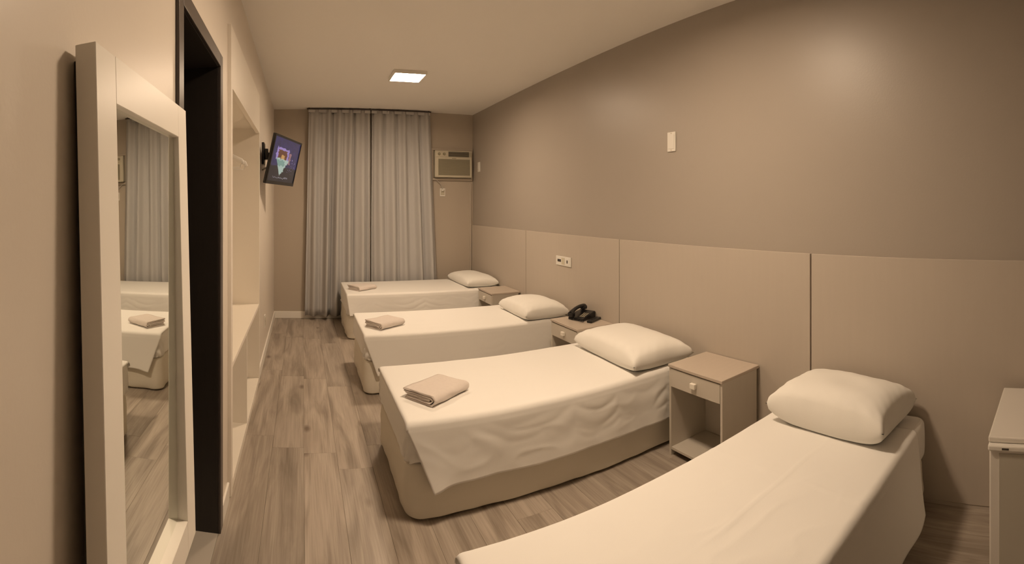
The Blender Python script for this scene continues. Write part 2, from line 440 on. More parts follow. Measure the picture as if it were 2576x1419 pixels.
# ------------------------------------------------------------------ window air conditioner
ac = thing('air_conditioner', 'cream window air conditioner high in the corner beside the curtain', 'air conditioner', (1.99, YB, 2.01))
box('body', (-0.262, -0.085, -0.18), (0.262, -0.002, 0.18), M['plastic_cream'], ac, 0.012)
boxes('mounting_frame', [((-0.30, -0.03, 0.185), (0.288, -0.0005, 0.215)), ((-0.30, -0.03, -0.215), (0.288, -0.0005, -0.186)), ((-0.30, -0.03, -0.186), (-0.268, -0.0005, 0.185)), ((0.268, -0.03, -0.186), (0.288, -0.0005, 0.185))], M['wall_end'], ac, 0.003)
cp = box('control_panel', (-0.25, -0.092, 0.095), (-0.085, -0.084, 0.168), M['plastic_cream'], ac, 0.002)
for kx in (-0.205, -0.135):
    bm = bmesh.new()
    bmesh.ops.create_cone(bm, cap_ends=True, segments=20, radius1=0.020, radius2=0.016, depth=0.016)
    bmesh.ops.transform(bm, matrix=Matrix.Translation((kx, -0.099, 0.133)) @ Matrix.Rotation(PI / 2, 4, 'X'), verts=bm.verts)
    bm_obj('knob', bm, M['grille'], cp)
vent = box('air_vent', (-0.075, -0.088, 0.098), (0.215, -0.0845, 0.166), M['dark_slot'], ac)
for k in range(5):
    box('vane', (-0.073, -0.093, 0.102 + 0.0135 * k), (0.213, -0.0882, 0.1065 + 0.0135 * k), M['grille'], vent, 0.0008, 1)
for k in range(4):
    box('rib', (0.222 + 0.009 * k, -0.0875, 0.102), (0.225 + 0.009 * k, -0.0848, 0.164), M['grille'], ac)
fg = box('front_grille', (-0.215, -0.0865, -0.150), (0.228, -0.0845, 0.062), M['grille'], ac)
for k in range(15):
    box('slat', (-0.213, -0.0905, -0.1455 + 0.0140 * k), (0.226, -0.0866, -0.1375 + 0.0140 * k), M['grille'], fg, 0.0008, 1)
boxes('grille_border', [((-0.250, -0.096, -0.175), (-0.217, -0.0846, 0.085)), ((0.230, -0.096, -0.175), (0.252, -0.0846, 0.085)), ((-0.217, -0.096, -0.175), (0.230, -0.0846, -0.152)), ((-0.217, -0.096, 0.064), (0.230, -0.0846, 0.085))], M['plastic_cream'], ac, 0.002)
box('badge', (-0.03, -0.0975, 0.070), (0.03, -0.0962, 0.079), M['grille'], ac)
tube('power_cord', [p - ac.location for p in bez((1.765, YB - 0.02, 1.815), (1.77, YB - 0.035, 1.76), (1.84, YB - 0.04, 1.76), (1.848, YB - 0.033, 1.672))], 0.005, M['cable'], ac)

def plate(name, label, cat, loc, rotz, w_, h_, group=None, kind='blank'):
    # front faces local -Y, stands on a wall at local y=0
    t = thing(name, label, cat, loc, rotz, group)
    box('cover_plate', (-w_ / 2, -0.009, -h_ / 2), (w_ / 2, -0.0003, h_ / 2), M['plastic_white'], t, 0.003)
    if kind == 'blank':
        box('cap', (-w_ * 0.36, -0.0115, -h_ * 0.36), (w_ * 0.36, -0.0092, h_ * 0.36), M['plastic_white'], t, 0.001)
        for s in (-1, 1):
            box('screw', (-0.003, -0.0125, s * h_ * 0.43 - 0.003), (0.003, -0.0092, s * h_ * 0.43 + 0.003), M['plastic_cream'], t)
    elif kind == 'socket':
        s = box('socket', (-w_ * 0.36, -0.0115, -h_ * 0.33), (w_ * 0.36, -0.0092, h_ * 0.33), M['plastic_cream'], t, 0.001)
        for q in (-1, 0, 1):
            box('socket_hole', (q * 0.012 - 0.0022, -0.0122, -0.0022), (q * 0.012 + 0.0022, -0.0116, 0.0022), M['dark_slot'], s)
    elif kind == 'switch':
        box('rocker', (-w_ * 0.3, -0.013, -h_ * 0.3), (w_ * 0.3, -0.0092, h_ * 0.3), M['plastic_white'], t, 0.001)
    elif kind == 'triple':
        box('data_socket', (-w_ * 0.38, -0.0115, -h_ * 0.12), (-w_ * 0.15, -0.0092, h_ * 0.16), M['dark_slot'], t, 0.001)
        box('switch_rocker', (-w_ * 0.10, -0.0115, -h_ * 0.36), (w_ * 0.10, -0.0092, h_ * 0.36), M['plastic_cream'], t, 0.001)
        s = box('power_socket', (w_ * 0.15, -0.0115, -h_ * 0.36), (w_ * 0.42, -0.0092, h_ * 0.36), M['plastic_white'], t, 0.001)
        box('socket_hole', (w_ * 0.25, -0.0128, -h_ * 0.16), (w_ * 0.32, -0.0116, h_ * 0.16), M['dark_slot'], s)
    return t
sk = plate('wall_socket', 'small white wall socket below the air conditioner', 'socket', (1.856, YB, 1.633), 0, 0.075, 0.11, None, 'socket')
box('power_plug', Vector((1.836, YB - 0.040, 1.648)) - ac.location, Vector((1.862, YB - 0.0135, 1.676)) - ac.location, M['plastic_white'], ac, 0.004)
plate('wall_plate', 'lone white blank plate high on the taupe wall', 'wall plate', (XR, 2.386, 1.889), PI / 2 * -1, 0.078, 0.134, None, 'blank')
plate('light_switch', 'white switch plate on the taupe wall beside the air conditioner', 'switch', (XR, 5.985, 1.968), -PI / 2, 0.08, 0.13, None, 'switch')
plate('socket_plate', 'wide white three-gang socket plate on a headboard panel', 'socket', (HX, 3.78, 0.946), -PI / 2, 0.26, 0.085, None, 'triple')
plate('wall_socket', 'white wall socket low on the glossy wall past the wardrobe', 'socket', (XL, 4.66, 0.335), PI / 2, 0.08, 0.12, None, 'socket')

# ------------------------------------------------------------------ television on a swivel arm
def screen_material():
    m = bpy.data.materials.new('tv_screen'); m.use_nodes = True
    nt = m.node_tree; N = nt.nodes; L = nt.links
    p = N['Principled BSDF']; p.inputs['Base Color'].default_value = (0.01, 0.01, 0.012, 1); p.inputs['Roughness'].default_value = 0.2
    uv = N.new('ShaderNodeTexCoord'); sep = N.new('ShaderNodeSeparateXYZ'); L.new(uv.outputs['UV'], sep.inputs[0])
    def mt(op, a, b):
        n = N.new('ShaderNodeMath'); n.operation = op
        for k, q in enumerate((a, b)):
            if isinstance(q, (int, float)): n.inputs[k].default_value = q
            else: L.new(q, n.inputs[k])
        return n.outputs[0]
    dn = N.new('ShaderNodeTexNoise'); dn.inputs['Scale'].default_value = 14; dn.inputs['Detail'].default_value = 2
    L.new(uv.outputs['UV'], dn.inputs['Vector'])
    wob = mt('MULTIPLY', mt('SUBTRACT', dn.outputs['Fac'], 0.5), 0.13)
    U, V = mt('ADD', sep.outputs[0], wob), mt('SUBTRACT', sep.outputs[1], wob)
    def rng(a, lo, hi): return mt('MULTIPLY', mt('GREATER_THAN', a, lo), mt('LESS_THAN', a, hi))
    def rect(u0, u1, v0, v1): return mt('MULTIPLY', rng(U, u0, u1), rng(V, v0, v1))
    def mixc(fac, ca, cb):
        n = N.new('ShaderNodeMix'); n.data_type = 'RGBA'; L.new(fac, n.inputs[0])
        if isinstance(ca, tuple): n.inputs[6].default_value = (*ca, 1)
        else: L.new(ca, n.inputs[6])
        n.inputs[7].default_value = (*cb, 1); return n.outputs[2]
    ns = N.new('ShaderNodeTexNoise'); ns.inputs['Scale'].default_value = 9; ns.inputs['Detail'].default_value = 3
    L.new(uv.outputs['UV'], ns.inputs['Vector'])
    c = mixc(mt('MULTIPLY', ns.outputs['Fac'], mt('GREATER_THAN', V, 0.35)), (0.016, 0.015, 0.022), (0.05, 0.045, 0.21))
    ns2 = N.new('ShaderNodeTexNoise'); ns2.inputs['Scale'].default_value = 26; L.new(uv.outputs['UV'], ns2.inputs['Vector'])
    c = mixc(mt('MULTIPLY', mt('GREATER_THAN', ns2.outputs['Fac'], 0.64), rect(0.66, 0.95, 0.2, 0.6)), c, (0.42, 0.38, 0.75))
    c = mixc(rect(0.13, 0.60, 0.50, 0.78), c, (0.42, 0.30, 0.70))
    c = mixc(rect(0.20, 0.54, 0.50, 0.73), c, (0.16, 0.05, 0.03))
    c = mixc(rect(0.33, 0.46, 0.53, 0.62), c, (0.72, 0.38, 0.12))
    c = mixc(rect(0.62, 0.70, 0.44, 0.70), c, (0.40, 0.20, 0.22))
    # pale green wedge narrowing downwards
    half = mt('MULTIPLY', mt('SUBTRACT', V, 0.12), 0.58)
    wedge = mt('MULTIPLY', mt('LESS_THAN', mt('ABSOLUTE', mt('SUBTRACT', U, 0.40), 0.0), half), rng(V, 0.12, 0.53))
    c = mixc(wedge, c, (0.52, 0.66, 0.58))
    c = mixc(mt('MULTIPLY', wedge, rect(0.2, 0.5, 0.36, 0.50)), c, (0.25, 0.42, 0.36))
    c = mixc(rect(0.18, 0.74, 0.075, 0.095), c, (0.25, 0.24, 0.28))
    L.new(c, p.inputs['Emission Color']); p.inputs['Emission Strength'].default_value = 0.62
    return m
M['screen'] = screen_material()
# local frame: screen faces local -Y... width along local X; x axis runs from the near end to the far end
tvA, tvB = Vector((-0.272, 4.04, 0)), Vector((-0.060, 4.735, 0))
ax = (tvB - tvA); tvw = 0.73; ang = math.atan2(ax.y, ax.x)
tvc = (tvA + tvB) / 2
tv = thing('television', 'flat-screen television tilted down on a wall arm, showing a stage picture', 'television', (tvc.x, tvc.y, 1.852))
tv.rotation_mode = 'XYZ'
tv.rotation_euler = Matrix((Matrix.Rotation(ang, 3, 'Z') @ Matrix.Rotation(math.radians(13), 3, 'X'))).to_euler()
tvh = 0.43
box('casing', (-tvw / 2, 0.0, -tvh / 2), (tvw / 2, 0.022, tvh / 2), M['black'], tv, 0.005)
boxes('bezel', [((-tvw / 2, -0.008, -tvh / 2), (-tvw / 2 + 0.018, -0.0001, tvh / 2)), ((tvw / 2 - 0.018, -0.008, -tvh / 2), (tvw / 2, -0.0001, tvh / 2)), ((-tvw / 2 + 0.018, -0.008, tvh / 2 - 0.018), (tvw / 2 - 0.018, -0.0001, tvh / 2)), ((-tvw / 2 + 0.018, -0.008, -tvh / 2), (tvw / 2 - 0.018, -0.0001, -tvh / 2 + 0.03))], M['black'], tv, 0.001)
box('rear_cover', (-0.24, 0.0221, -0.17), (0.24, 0.05, 0.12), M['black_matte'], tv, 0.012)
a, b, c0, d0 = -tvw / 2 + 0.018, tvw / 2 - 0.018, -tvh / 2 + 0.03, tvh / 2 - 0.018
scr = mesh_obj('screen', [(a, -0.003, c0), (b, -0.003, c0), (b, -0.003, d0), (a, -0.003, d0), (a, -0.0002, c0), (b, -0.0002, c0), (b, -0.0002, d0), (a, -0.0002, d0)],
               [(0, 1, 2, 3), (7, 6, 5, 4), (0, 4, 5, 1), (1, 5, 6, 2), (2, 6, 7, 3), (3, 7, 4, 0)], M['screen'], tv)
uvl = scr.data.uv_layers.new(name='UVMap')
for pg in scr.data.polygons:
    for li in pg.loop_indices:
        co = scr.data.vertices[scr.data.loops[li].vertex_index].co
        uvl.data[li].uv = ((co.x - a) / (b - a), (co.z - c0) / (d0 - c0))
mt_ = thing('television_bracket', 'black swivel wall bracket carrying the television', 'bracket', (XL, 4.44, 1.93))
box('wall_plate', (0.0005, -0.07, -0.10), (0.022, 0.07, 0.10), M['black'], mt_, 0.003)
box('pivot_bracket', (0.0222, -0.04, -0.055), (0.055, 0.03, 0.045), M['black'], mt_, 0.004)
backn = Matrix.Rotation(ang, 3, 'Z') @ Vector((0, 1, 0))
hub = Vector((tvc.x, tvc.y, 1.87)) + backn * 0.095
hl = hub - mt_.location
pv = Vector((0.045, -0.02, -0.01))
bm = bmesh.new(); bm_tube(bm, [(0.012, -0.01, -0.01), pv], 0.022, 12); bm_obj('wall_knuckle', bm, M['black'], mt_, True)
tube('arm', [pv + Vector((0, 0, 0.0)), (pv + hl) / 2 + Vector((0.0, 0.05, 0.0)), hl], 0.027, M['black'], mt_, 12)
bm = bmesh.new(); bm_tube(bm, [hl + Vector((0, 0, -0.045)), hl + Vector((0, 0, 0.045))], 0.022, 12); bm_obj('tilt_head', bm, M['black'], mt_, True)
q = -backn
bm = bmesh.new()
R3 = Matrix.Translation(hl) @ Matrix.Rotation(ang, 4, 'Z')
bm_box(bm, (-0.10, -0.032, -0.08), (0.10, -0.020, 0.08), 0.002, 2, R3); bm_obj('screen_plate', bm, M['black_matte'], mt_)
tube('cable', [p - mt_.location for p in bez((XL + 0.006, 4.40, 1.78), (XL + 0.10, 4.30, 1.84), (XL + 0.05, 4.20, 1.66), (XL + 0.10, 4.32, 1.70)) + bez((XL + 0.10, 4.32, 1.70), (XL + 0.13, 4.38, 1.73), (XL + 0.14, 4.42, 1.78), (tvc.x - 0.05, tvc.y + 0.03, 1.80))[1:]], 0.008, M['cable'], mt_)

# ------------------------------------------------------------------ beds
def slab(name, x0, x1, y0, y1, z0, z1, rc, re, mat, parent, wr=0.0, seed=0.0, gather=0.0, bulge=0.0):
    """A rounded upholstered block: vertical corner radius rc, edge radius re, cloth wrinkles wr."""
    loop = []
    nl = 40; ns = 22; na = 8
    def seg(p, q, n):
        return [(p[0] + (q[0] - p[0]) * k / n, p[1] + (q[1] - p[1]) * k / n) for k in range(n)]
    def arc(cx, cy, a0):
        return [(cx + rc * math.cos(a0 + PI / 2 * k / na), cy + rc * math.sin(a0 + PI / 2 * k / na)) for k in range(na)]
    loop += seg((x0 + rc, y0), (x1 - rc, y0), nl); loop += arc(x1 - rc, y0 + rc, -PI / 2)
    loop += seg((x1, y0 + rc), (x1, y1 - rc), ns); loop += arc(x1 - rc, y1 - rc, 0)
    loop += seg((x1 - rc, y1), (x0 + rc, y1), nl); loop += arc(x0 + rc, y1 - rc, PI / 2)
    loop += seg((x0, y1 - rc), (x0, y0 + rc), ns); loop += arc(x0 + rc, y0 + rc, PI)
    n = len(loop)
    nrm = []
    for i in range(n):
        a_, b_ = loop[i - 1], loop[(i + 1) % n]
        t = Vector((b_[0] - a_[0], b_[1] - a_[1], 0)).normalized(); nrm.append(Vector((t.y, -t.x, 0)))
    rows = []
    for k in range(4): 
        a_ = PI / 2 * k / 4; rows.append((z0 + re * (1 - math.sin(a_)), re * (1 - math.cos(a_))))
    rows = [(z0 + re - re * math.cos(PI / 2 * k / 4), re - re * math.sin(PI / 2 * k / 4)) for k in range(4)]
    for k in range(9):
        rows.append((z0 + re + (z1 - z0 - 2 * re) * k / 8, 0.0))
    rows += [(z1 - re + re * math.sin(PI / 2 * k / 4), re - re * math.cos(PI / 2 * k / 4)) for k in range(1, 5)]
    vs_, fs = [], []
    for (z, ins) in rows:
        f = (z - z0) / (z1 - z0)
        for i, (x, y) in enumerate(loop):
            d = -ins + bulge * math.sin(PI * f)
            s = i / n
            if ins < re * 0.9:
                d += wr * (nz(x * 3.5 + y * 3.5, z * 14, seed) + 0.6 * nz((x + y) * 9 + z * 10, z * 20 - (x - y) * 6, seed + 3)) * (1.25 - f)
                if gather:
                    near = math.exp(-((x - x0 - 0.02) / 0.12)**2) * (math.exp(-((y - y0 - 0.03) / 0.16)**2) + math.exp(-((y - y1 + 0.03) / 0.16)**2))
                    d += gather * near * math.sin((y * 2.0 + z * 1.0) * 95 + 3 * nz(y * 20, z * 20, seed)) * (1 - f) 
            vs_.append((x + nrm[i].x * d, y + nrm[i].y * d, z))
    for r in range(len(rows) - 1):
        for i in range(n):
            a_ = r * n + i; b_ = r * n + (i + 1) % n
            fs.append((a_, b_, b_ + n, a_ + n))
    fs.append(tuple(range(n))[::-1]); fs.append(tuple((len(rows) - 1) * n + i for i in range(n)))
    loc = parent.location
    o = mesh_obj(name, [Vector(v) - loc for v in vs_], fs, mat, parent, True)
    return o

def sheet(x0, x1, y0, y1, zt, hem_near, hem_far, seed, label, slant=0.11, head_slant=0.0, folds=0.010, swag=0.006, dip=0.03, crease=None, flare=0.02):
    """A flat sheet laid over the mattress: hangs down both long sides, ends at the foot edge."""
    re = 0.028; eps = 0.004
    ya, yb = y0 - eps, y1 + eps; zc = zt + eps
    NX = 150
    path = []   # (y, z, side(-1 near, 0 top, 1 far), dropfraction)
    nd, ne, ntp = 30, 7, 70
    for k in range(nd): 
        t = 1 - k / nd; path.append((ya, hem_near + (zc - re - hem_near) * (1 - t), -1, t))
    for k in range(ne):
        a_ = PI / 2 * k / ne; path.append((ya + re - re * math.cos(a_), zc - re + re * math.sin(a_), 0, 0))
    for k in range(ntp + 1):
        path.append((ya + re + (yb - ya - 2 * re) * k / ntp, zc, 0, 0))
    for k in range(1, ne + 1):
        a_ = PI / 2 * k / ne; path.append((yb - re + re * math.sin(a_), zc - re + re * math.cos(a_), 0, 0))
    for k in range(1, nd + 1):
        t = k / nd; path.append((yb, zc - re + (hem_far - zc + re) * t, 1, t))
    P = len(path); vs_, fs = [], []
    for (y, z, side, t) in path:
        for i in range(NX + 1):
            u = i / NX
            x = x0 + (x1 - x0) * u + slant * (1 - u)**3 * t - head_slant * u**4 * t
            if side == 0:
                d = 0.0025 * nz(x * 2.3, y * 2.3, seed) + 0.0012 * abs(nz(x * 7 + y * 3, y * 7, seed + 5))
                fm = min(1, (u) * 12)
                zz = z + d + 0.0015
                if crease:
                    cx_, cy_ = crease
                    zz += 0.0036 * math.exp(-((x - cx_ - 0.012 * nz(y * 5, 1, seed)) / 0.006)**2) * (0.7 + 0.6 * nz(y * 9, 3, seed))
                    zz += 0.0036 * math.exp(-((y - cy_ - 0.010 * nz(x * 5, 2, seed)) / 0.006)**2) * max(0, 0.5 + 1.1 * nz(x * 4.5, 8, seed))
                    rg = 1 - abs(nz(x * 5 + y * 8, y * 5 - x * 3, seed + 2)) * 3.2
                    zz += 0.0032 * max(0, rg)**2 * math.exp(-((x - 1.15) / 0.45)**2) * math.exp(-((y - 0.85) / 0.25)**2)
                # the sheet turns slightly over the foot edge
                zz -= 0.010 * max(0, 1 - u * (x1 - x0) / 0.02)**2
                vs_.append((x, y, zz))
            else:
                f1 = folds * t**1.2 * (math.sin(x * 11 + 2.2 * nz(x * 2, seed, 0)) + 0.5 * math.sin(x * 23 + seed))
                # hanging swags between pull points on the top edge
                w_ = 0.0
                if swag:
                    pp = [0.30, 0.78, 1.34, 1.62, 1.98, 2.5]; k = max(j for j in range(5) if x >= pp[j] or j == 0)
                    q = (x - pp[k]) / (pp[k + 1] - pp[k]); sp = (pp[k + 1] - pp[k]) / 0.5
                    depth = t + 1.5 * sp * (q - 0.5)**2
                    w_ = swag * math.sin(depth * (8.5 + 1.3 * k % 3) + 1.3 * k + 0.9 * nz(x * 2, z * 3, seed)) * math.sin(PI * min(1, t * 1.1)) * (0.5 + 0.9 * nz(x * 2.1, z * 3, seed + 9)) * (0.35 + 0.65 * min(1, max(0, (x - 0.75) / 0.4)))
                    rg = 1 - abs(nz(x * 4 + z * 5, z * 6 - x * 2, seed + 4)) * 3.0
                    w_ += swag * 0.35 * max(0, rg)**2 * min(1, t * 3)
                o_ = (flare if side < 0 else 0.006) * t + max(-0.004 + 0.0 * t, f1 + 0.0) * 1.0 + abs(w_) + 0.002
                o_ += 0.018 * t * t * math.exp(-(u * (x1 - x0) / 0.10)**2)
                zz = z - dip * t**2 * math.exp(-(u * (x1 - x0) / 0.07)**2) + 0.006 * t * nz(x * 4, seed, 3)
                vs_.append((x, y + side * o_, zz))
    for j in range(P - 1):
        for i in range(NX):
            a_ = j * (NX + 1) + i
            fs.append((a_, a_ + 1, a_ + NX + 2, a_ + NX + 1))
    o = mesh_obj('bed_sheet', vs_, fs, M['sheet'], None, True)
    md = o.modifiers.new('thick', 'SOLIDIFY'); md.thickness = 0.0022; md.offset = 1
    tag(o, label, 'bed sheet', 'white sheets spread over the beds')
    return o

def pillow(cx, cy, z, lx, ly, h, rz, seed, label, tilt=(0, 0), flange=0.0, plump=0.36, eh=0.34):
    NU, NV = 44, 56
    root = None
    vs_, fs = [], []
    def pt(u, v, top):
        px = max(0.0, (1 - abs(u)**3.2) * (1 - abs(v)**3.2))
        prof = px**plump
        xs = lx / 2 * u * (1 - 0.075 * (1 - v * v) * abs(u)**4 + 0.015 * nz(v * 2.5, seed, 1))
        ys = ly / 2 * v * (1 - 0.065 * (1 - u * u) * abs(v)**4 + 0.015 * nz(u * 2.5, seed, 2))
        edge = 1 - px
        wr = 0.006 * nz(u * 2 + seed, v * 2, seed) + 0.003 * nz(u * 5, v * 5 + seed, 2.0) * edge + 0.003 * math.sin((u - v) * 22 + seed) * edge**3 * min(1, prof * 3)
        wr += 0.003 * math.sin(v * 24 + 2 * nz(u * 3, v * 2, seed)) * max(0, abs(u) - 0.55) * min(1, prof * 2.5)
        if top:
            zz = eh * h + (1 - eh) * h * prof + wr * prof**0.5
        else:
            zz = eh * h - eh * h * min(1.0, prof * 1.35)
        return (xs, ys, zz)
    for top in (True, False):
        for i in range(NU + 1):
            for j in range(NV + 1):
                vs_.append(pt(-1 + 2 * i / NU, -1 + 2 * j / NV, top))
    n = (NU + 1) * (NV + 1)
    for s in (0, 1):
        for i in range(NU):
            for j in range(NV):
                a_ = s * n + i * (NV + 1) + j
                f = (a_, a_ + NV + 1, a_ + NV + 2, a_ + 1)
                fs.append(f if s == 0 else f[::-1])
    bm = bmesh.new()
    bv = [bm.verts.new(v) for v in vs_]
    for f in fs: bm.faces.new([bv[k] for k in f])
    bmesh.ops.remove_doubles(bm, verts=bm.verts, dist=0.0004)
    o = bm_obj('pillow', bm, M['pillow'], None, True)
    o.location = (cx, cy, z); o.rotation_euler = (math.radians(tilt[0]), math.radians(tilt[1]), rz)
    tag(o, label, 'pillow', 'white pillows on the beds')
    return o

def towel(cx, cy, z, rz, L_, W_, seed, label):
    """Folded terry towel: nested U folds, nose of the fold at local -Y, cut ends at local -X / +X."""
    NXs = 22
    verts, faces = [], []
    def ribbon(r_out, r_in, zc, y_nose, y_end_top, y_end_bot):
        prof_o, prof_i = [], []
        n = 12; k = 10
        for r, lst in ((r_out, prof_o), (r_in, prof_i)):
            for i in range(k + 1): lst.append((y_end_top + (y_nose + r_out - y_end_top) * i / k, zc + r))
            for i in range(1, n): a_ = PI * i / n; lst.append((y_nose + r_out - r * math.sin(a_), zc + r * math.cos(a_)))
            for i in range(k + 1): lst.append((y_nose + r_out + (y_end_bot - y_nose - r_out) * i / k, zc - r))
        loop = prof_o + prof_i[::-1]
        m = len(loop); base = len(verts)
        for s in range(NXs + 1):
            u = s / NXs; xx = -L_ / 2 + L_ * u
            end = math.exp(-(min(u, 1 - u) / 0.05)**2)
            for (y, zz) in loop:
                sc = 1 - 0.10 * u + 0.10 * nz(u * 2.3, y * 9, seed)
                zz2 = max(0.0005, zz * sc + 0.0022 * nz(xx * 22, y * 22, seed))
                verts.append((xx + 0.010 * nz(y * 14, zz * 60, seed) * (1 if u in (0, 1) else 0.6), y + 0.010 * nz(u * 3, zz * 40, seed + 2), zz2 ))
        for s in range(NXs):
            for i in range(m):
                a_ = base + s * m + i; b_ = base + s * m + (i + 1) % m
                faces.append((a_, b_, b_ + m, a_ + m))
        faces.append(tuple(base + i for i in range(m))[::-1]); faces.append(tuple(base + NXs * m + i for i in range(m)))
    H2 = 0.027
    ribbon(H2, H2 - 0.0075, H2, -W_ / 2, W_ / 2, W_ / 2 - 0.012)
    ribbon(H2 - 0.0118, H2 - 0.0182, H2, -W_ / 2 + 0.016, W_ / 2 - 0.006, W_ / 2 - 0.018)
    ribbon(H2 - 0.0216, 0.0006, H2, -W_ / 2 + 0.034, W_ / 2 - 0.008, W_ / 2 - 0.02)
    o = mesh_obj('folded_towel', verts, faces, M['towel'], None, True)
    bm = bmesh.new(); bm.from_mesh(o.data); bmesh.ops.recalc_face_normals(bm, faces=bm.faces)
    for f in bm.faces:
        if len(f.verts) > 4: f.smooth = False
    bm.to_mesh(o.data); bm.free()
    o.location = (cx, cy, z); o.rotation_euler = (0, 0, rz)
    tag(o, label, 'towel', 'folded towels at the foot of the beds')
    return o

HXB = HX - 0.018
def bed(y0, y1, zt, xf, label, seed, seam=0.265):
    b = thing('single_bed', label, 'bed', ((xf + HXB) / 2, (y0 + y1) / 2, 0), 0, 'single beds in a row along the headboard wall')
    slab('bed_base', xf + 0.004, HXB, y0 + 0.006, y1 - 0.006, 0.010, seam - 0.006, 0.075, 0.015, M['base'], b, wr=0.011, seed=seed, bulge=0.006)
    slab('mattress', xf, HXB, y0, y1, seam, zt, 0.05, 0.022, M['sheet'], b, wr=0.002, seed=seed + 2, gather=0.011, bulge=0.004)
    for sx in (xf + 0.12, HXB - 0.12):
        for sy in (y0 + 0.10, y1 - 0.10):
            lo = Vector((sx - 0.025, sy - 0.025, 0)) - b.location; hi = Vector((sx + 0.025, sy + 0.025, 0.012)) - b.location
            box('leg', lo, hi, M['black_matte'], b, 0.003)
    return b

B1 = dict(y0=5.185, y1=6.035, zt=0.490, xf=0.475)
B2 = dict(y0=3.650, y1=4.440, zt=0.457, xf=0.468)
B3 = dict(y0=2.140, y1=2.945, zt=0.457, xf=0.468)
B4 = dict(y0=0.645, y1=1.350, zt=0.428, xf=0.445)
bed(label='farthest single bed, beside the grey curtains', seed=1.7, **B1)
bed(label='second farthest single bed, on the far side of the telephone nightstand', seed=4.1, **B2)
bed(label='single bed in the middle of the photo, foot corner and base fully in view', seed=7.3, **B3)
bed(label='nearest single bed, beside the small fridge', seed=9.9, seam=0.25, **B4)
sheet(B1['xf'] - 0.004, HXB, B1['y0'], B1['y1'], B1['zt'], 0.27, 0.30, 2.0, 'white sheet over the farthest bed, beside the curtains', slant=0.03, folds=0.004, swag=0.003, dip=0.0)
sheet(B2['xf'] - 0.004, HXB, B2['y0'], B2['y1'], B2['zt'], 0.18, 0.25, 5.0, 'white sheet over the bed in front of the telephone nightstand', slant=0.10, folds=0.004, swag=0.002, dip=0.02)
sheet(B3['xf'] - 0.004, HXB, B3['y0'], B3['y1'], B3['zt'], 0.172, 0.25, 8.0, 'white sheet with draped wrinkled side over the middle bed', slant=0.12, folds=0.005, swag=0.0085, dip=0.022)
sheet(B4['xf'] - 0.004, 2.09, B4['y0'], B4['y1'], B4['zt'], 0.155, 0.25, 3.3, 'white sheet with ironing creases over the nearest bed', slant=0.05, head_slant=0.15, folds=0.010, swag=0.0, dip=0.0, crease=(1.52, 0.975), flare=0.075)

ZS = 0.010
pillow(2.045, 5.60, B1['zt'] + ZS, 0.40, 0.76, 0.130, math.radians(1), 1.0, 'white pillow on the farthest bed, near the air conditioner')
pillow(2.030, 3.94, B2['zt'] + ZS, 0.43, 0.62, 0.145, math.radians(-1), 2.4, 'white pillow on the bed beside the black telephone')
pillow(2.005, 2.485, B3['zt'] + ZS, 0.47, 0.72, 0.160, math.radians(-3), 3.7, 'white pillow on the middle bed, overhanging towards the free-standing nightstand')
pillow(2.040, 0.995, B4['zt'] + ZS + 0.004, 0.40, 0.60, 0.190, math.radians(-3), 5.2, 'plump white pillow on the nearest bed, casting a shadow beside it', plump=0.33, eh=0.42)

towel(0.690, 2.425, B3['zt'] + ZS - 0.001, math.radians(35), 0.285, 0.205, 1.1, 'folded beige towel at the foot of the middle bed, largest in view')
towel(0.672, 3.915, B2['zt'] + ZS - 0.001, math.radians(36), 0.27, 0.20, 2.9, 'folded beige towel at the foot of the bed with the telephone nightstand')
towel(0.675, 5.480, B1['zt'] + ZS - 0.001, math.radians(36), 0.27, 0.20, 4.4, 'folded beige towel at the foot of the farthest bed')

# ------------------------------------------------------------------ nightstands
def nightstand(y0, y1, zt, label, x0=1.940):
    n = thing('nightstand', label, 'nightstand', ((x0 + HX) / 2, (y0 + y1) / 2, 0), 0, 'beige nightstands between the beds')
    o_ = n.location
    def nb(name, lo, hi, mat, par=None, bev=0.0012):
        return box(name, Vector(lo) - o_, Vector(hi) - o_, mat, n if par is None else par, bev)
    xb = HX - 0.004
    nb('tabletop', (x0 - 0.008, y0 - 0.004, zt - 0.018), (xb, y1 + 0.004, zt), M['nightstand_top'], bev=0.003)
    nb('side_panel', (x0, y0, 0.0), (xb - 0.02, y0 + 0.015, zt - 0.0185), M['nightstand'])
    nb('side_panel', (x0, y1 - 0.015, 0.0), (xb - 0.02, y1, zt - 0.0185), M['nightstand'])
    nb('back_panel', (xb - 0.030, y0 + 0.0155, 0.05), (xb - 0.021, y1 - 0.0155, zt - 0.019), M['nightstand'])
    nb('bottom_shelf', (x0 + 0.002, y0 + 0.0155, 0.035), (xb - 0.031, y1 - 0.0155, 0.050), M['nightstand'])
    dr = nb('drawer', (x0 - 0.002, y0 + 0.0165, zt - 0.128), (x0 + 0.014, y1 - 0.0165, zt - 0.024), M['nightstand'])
    nb('drawer_box', (x0 + 0.0145, y0 + 0.022, zt - 0.115), (xb - 0.06, y1 - 0.022, zt - 0.035), M['nightstand'], dr)
    ym = (y0 + y1) / 2
    nb('knob', (x0 - 0.022, ym - 0.019, zt - 0.092), (x0 - 0.0022, ym + 0.019, zt - 0.062), M['knob'], dr, 0.003)
    return n
nightstand(1.640, 2.045, 0.530, 'beige nightstand standing free between the two nearest beds')
nightstand(3.030, 3.430, 0.530, 'beige nightstand carrying the black telephone')
nightstand(4.690, 5.090, 0.530, 'beige nightstand with an empty top between the two farthest beds')

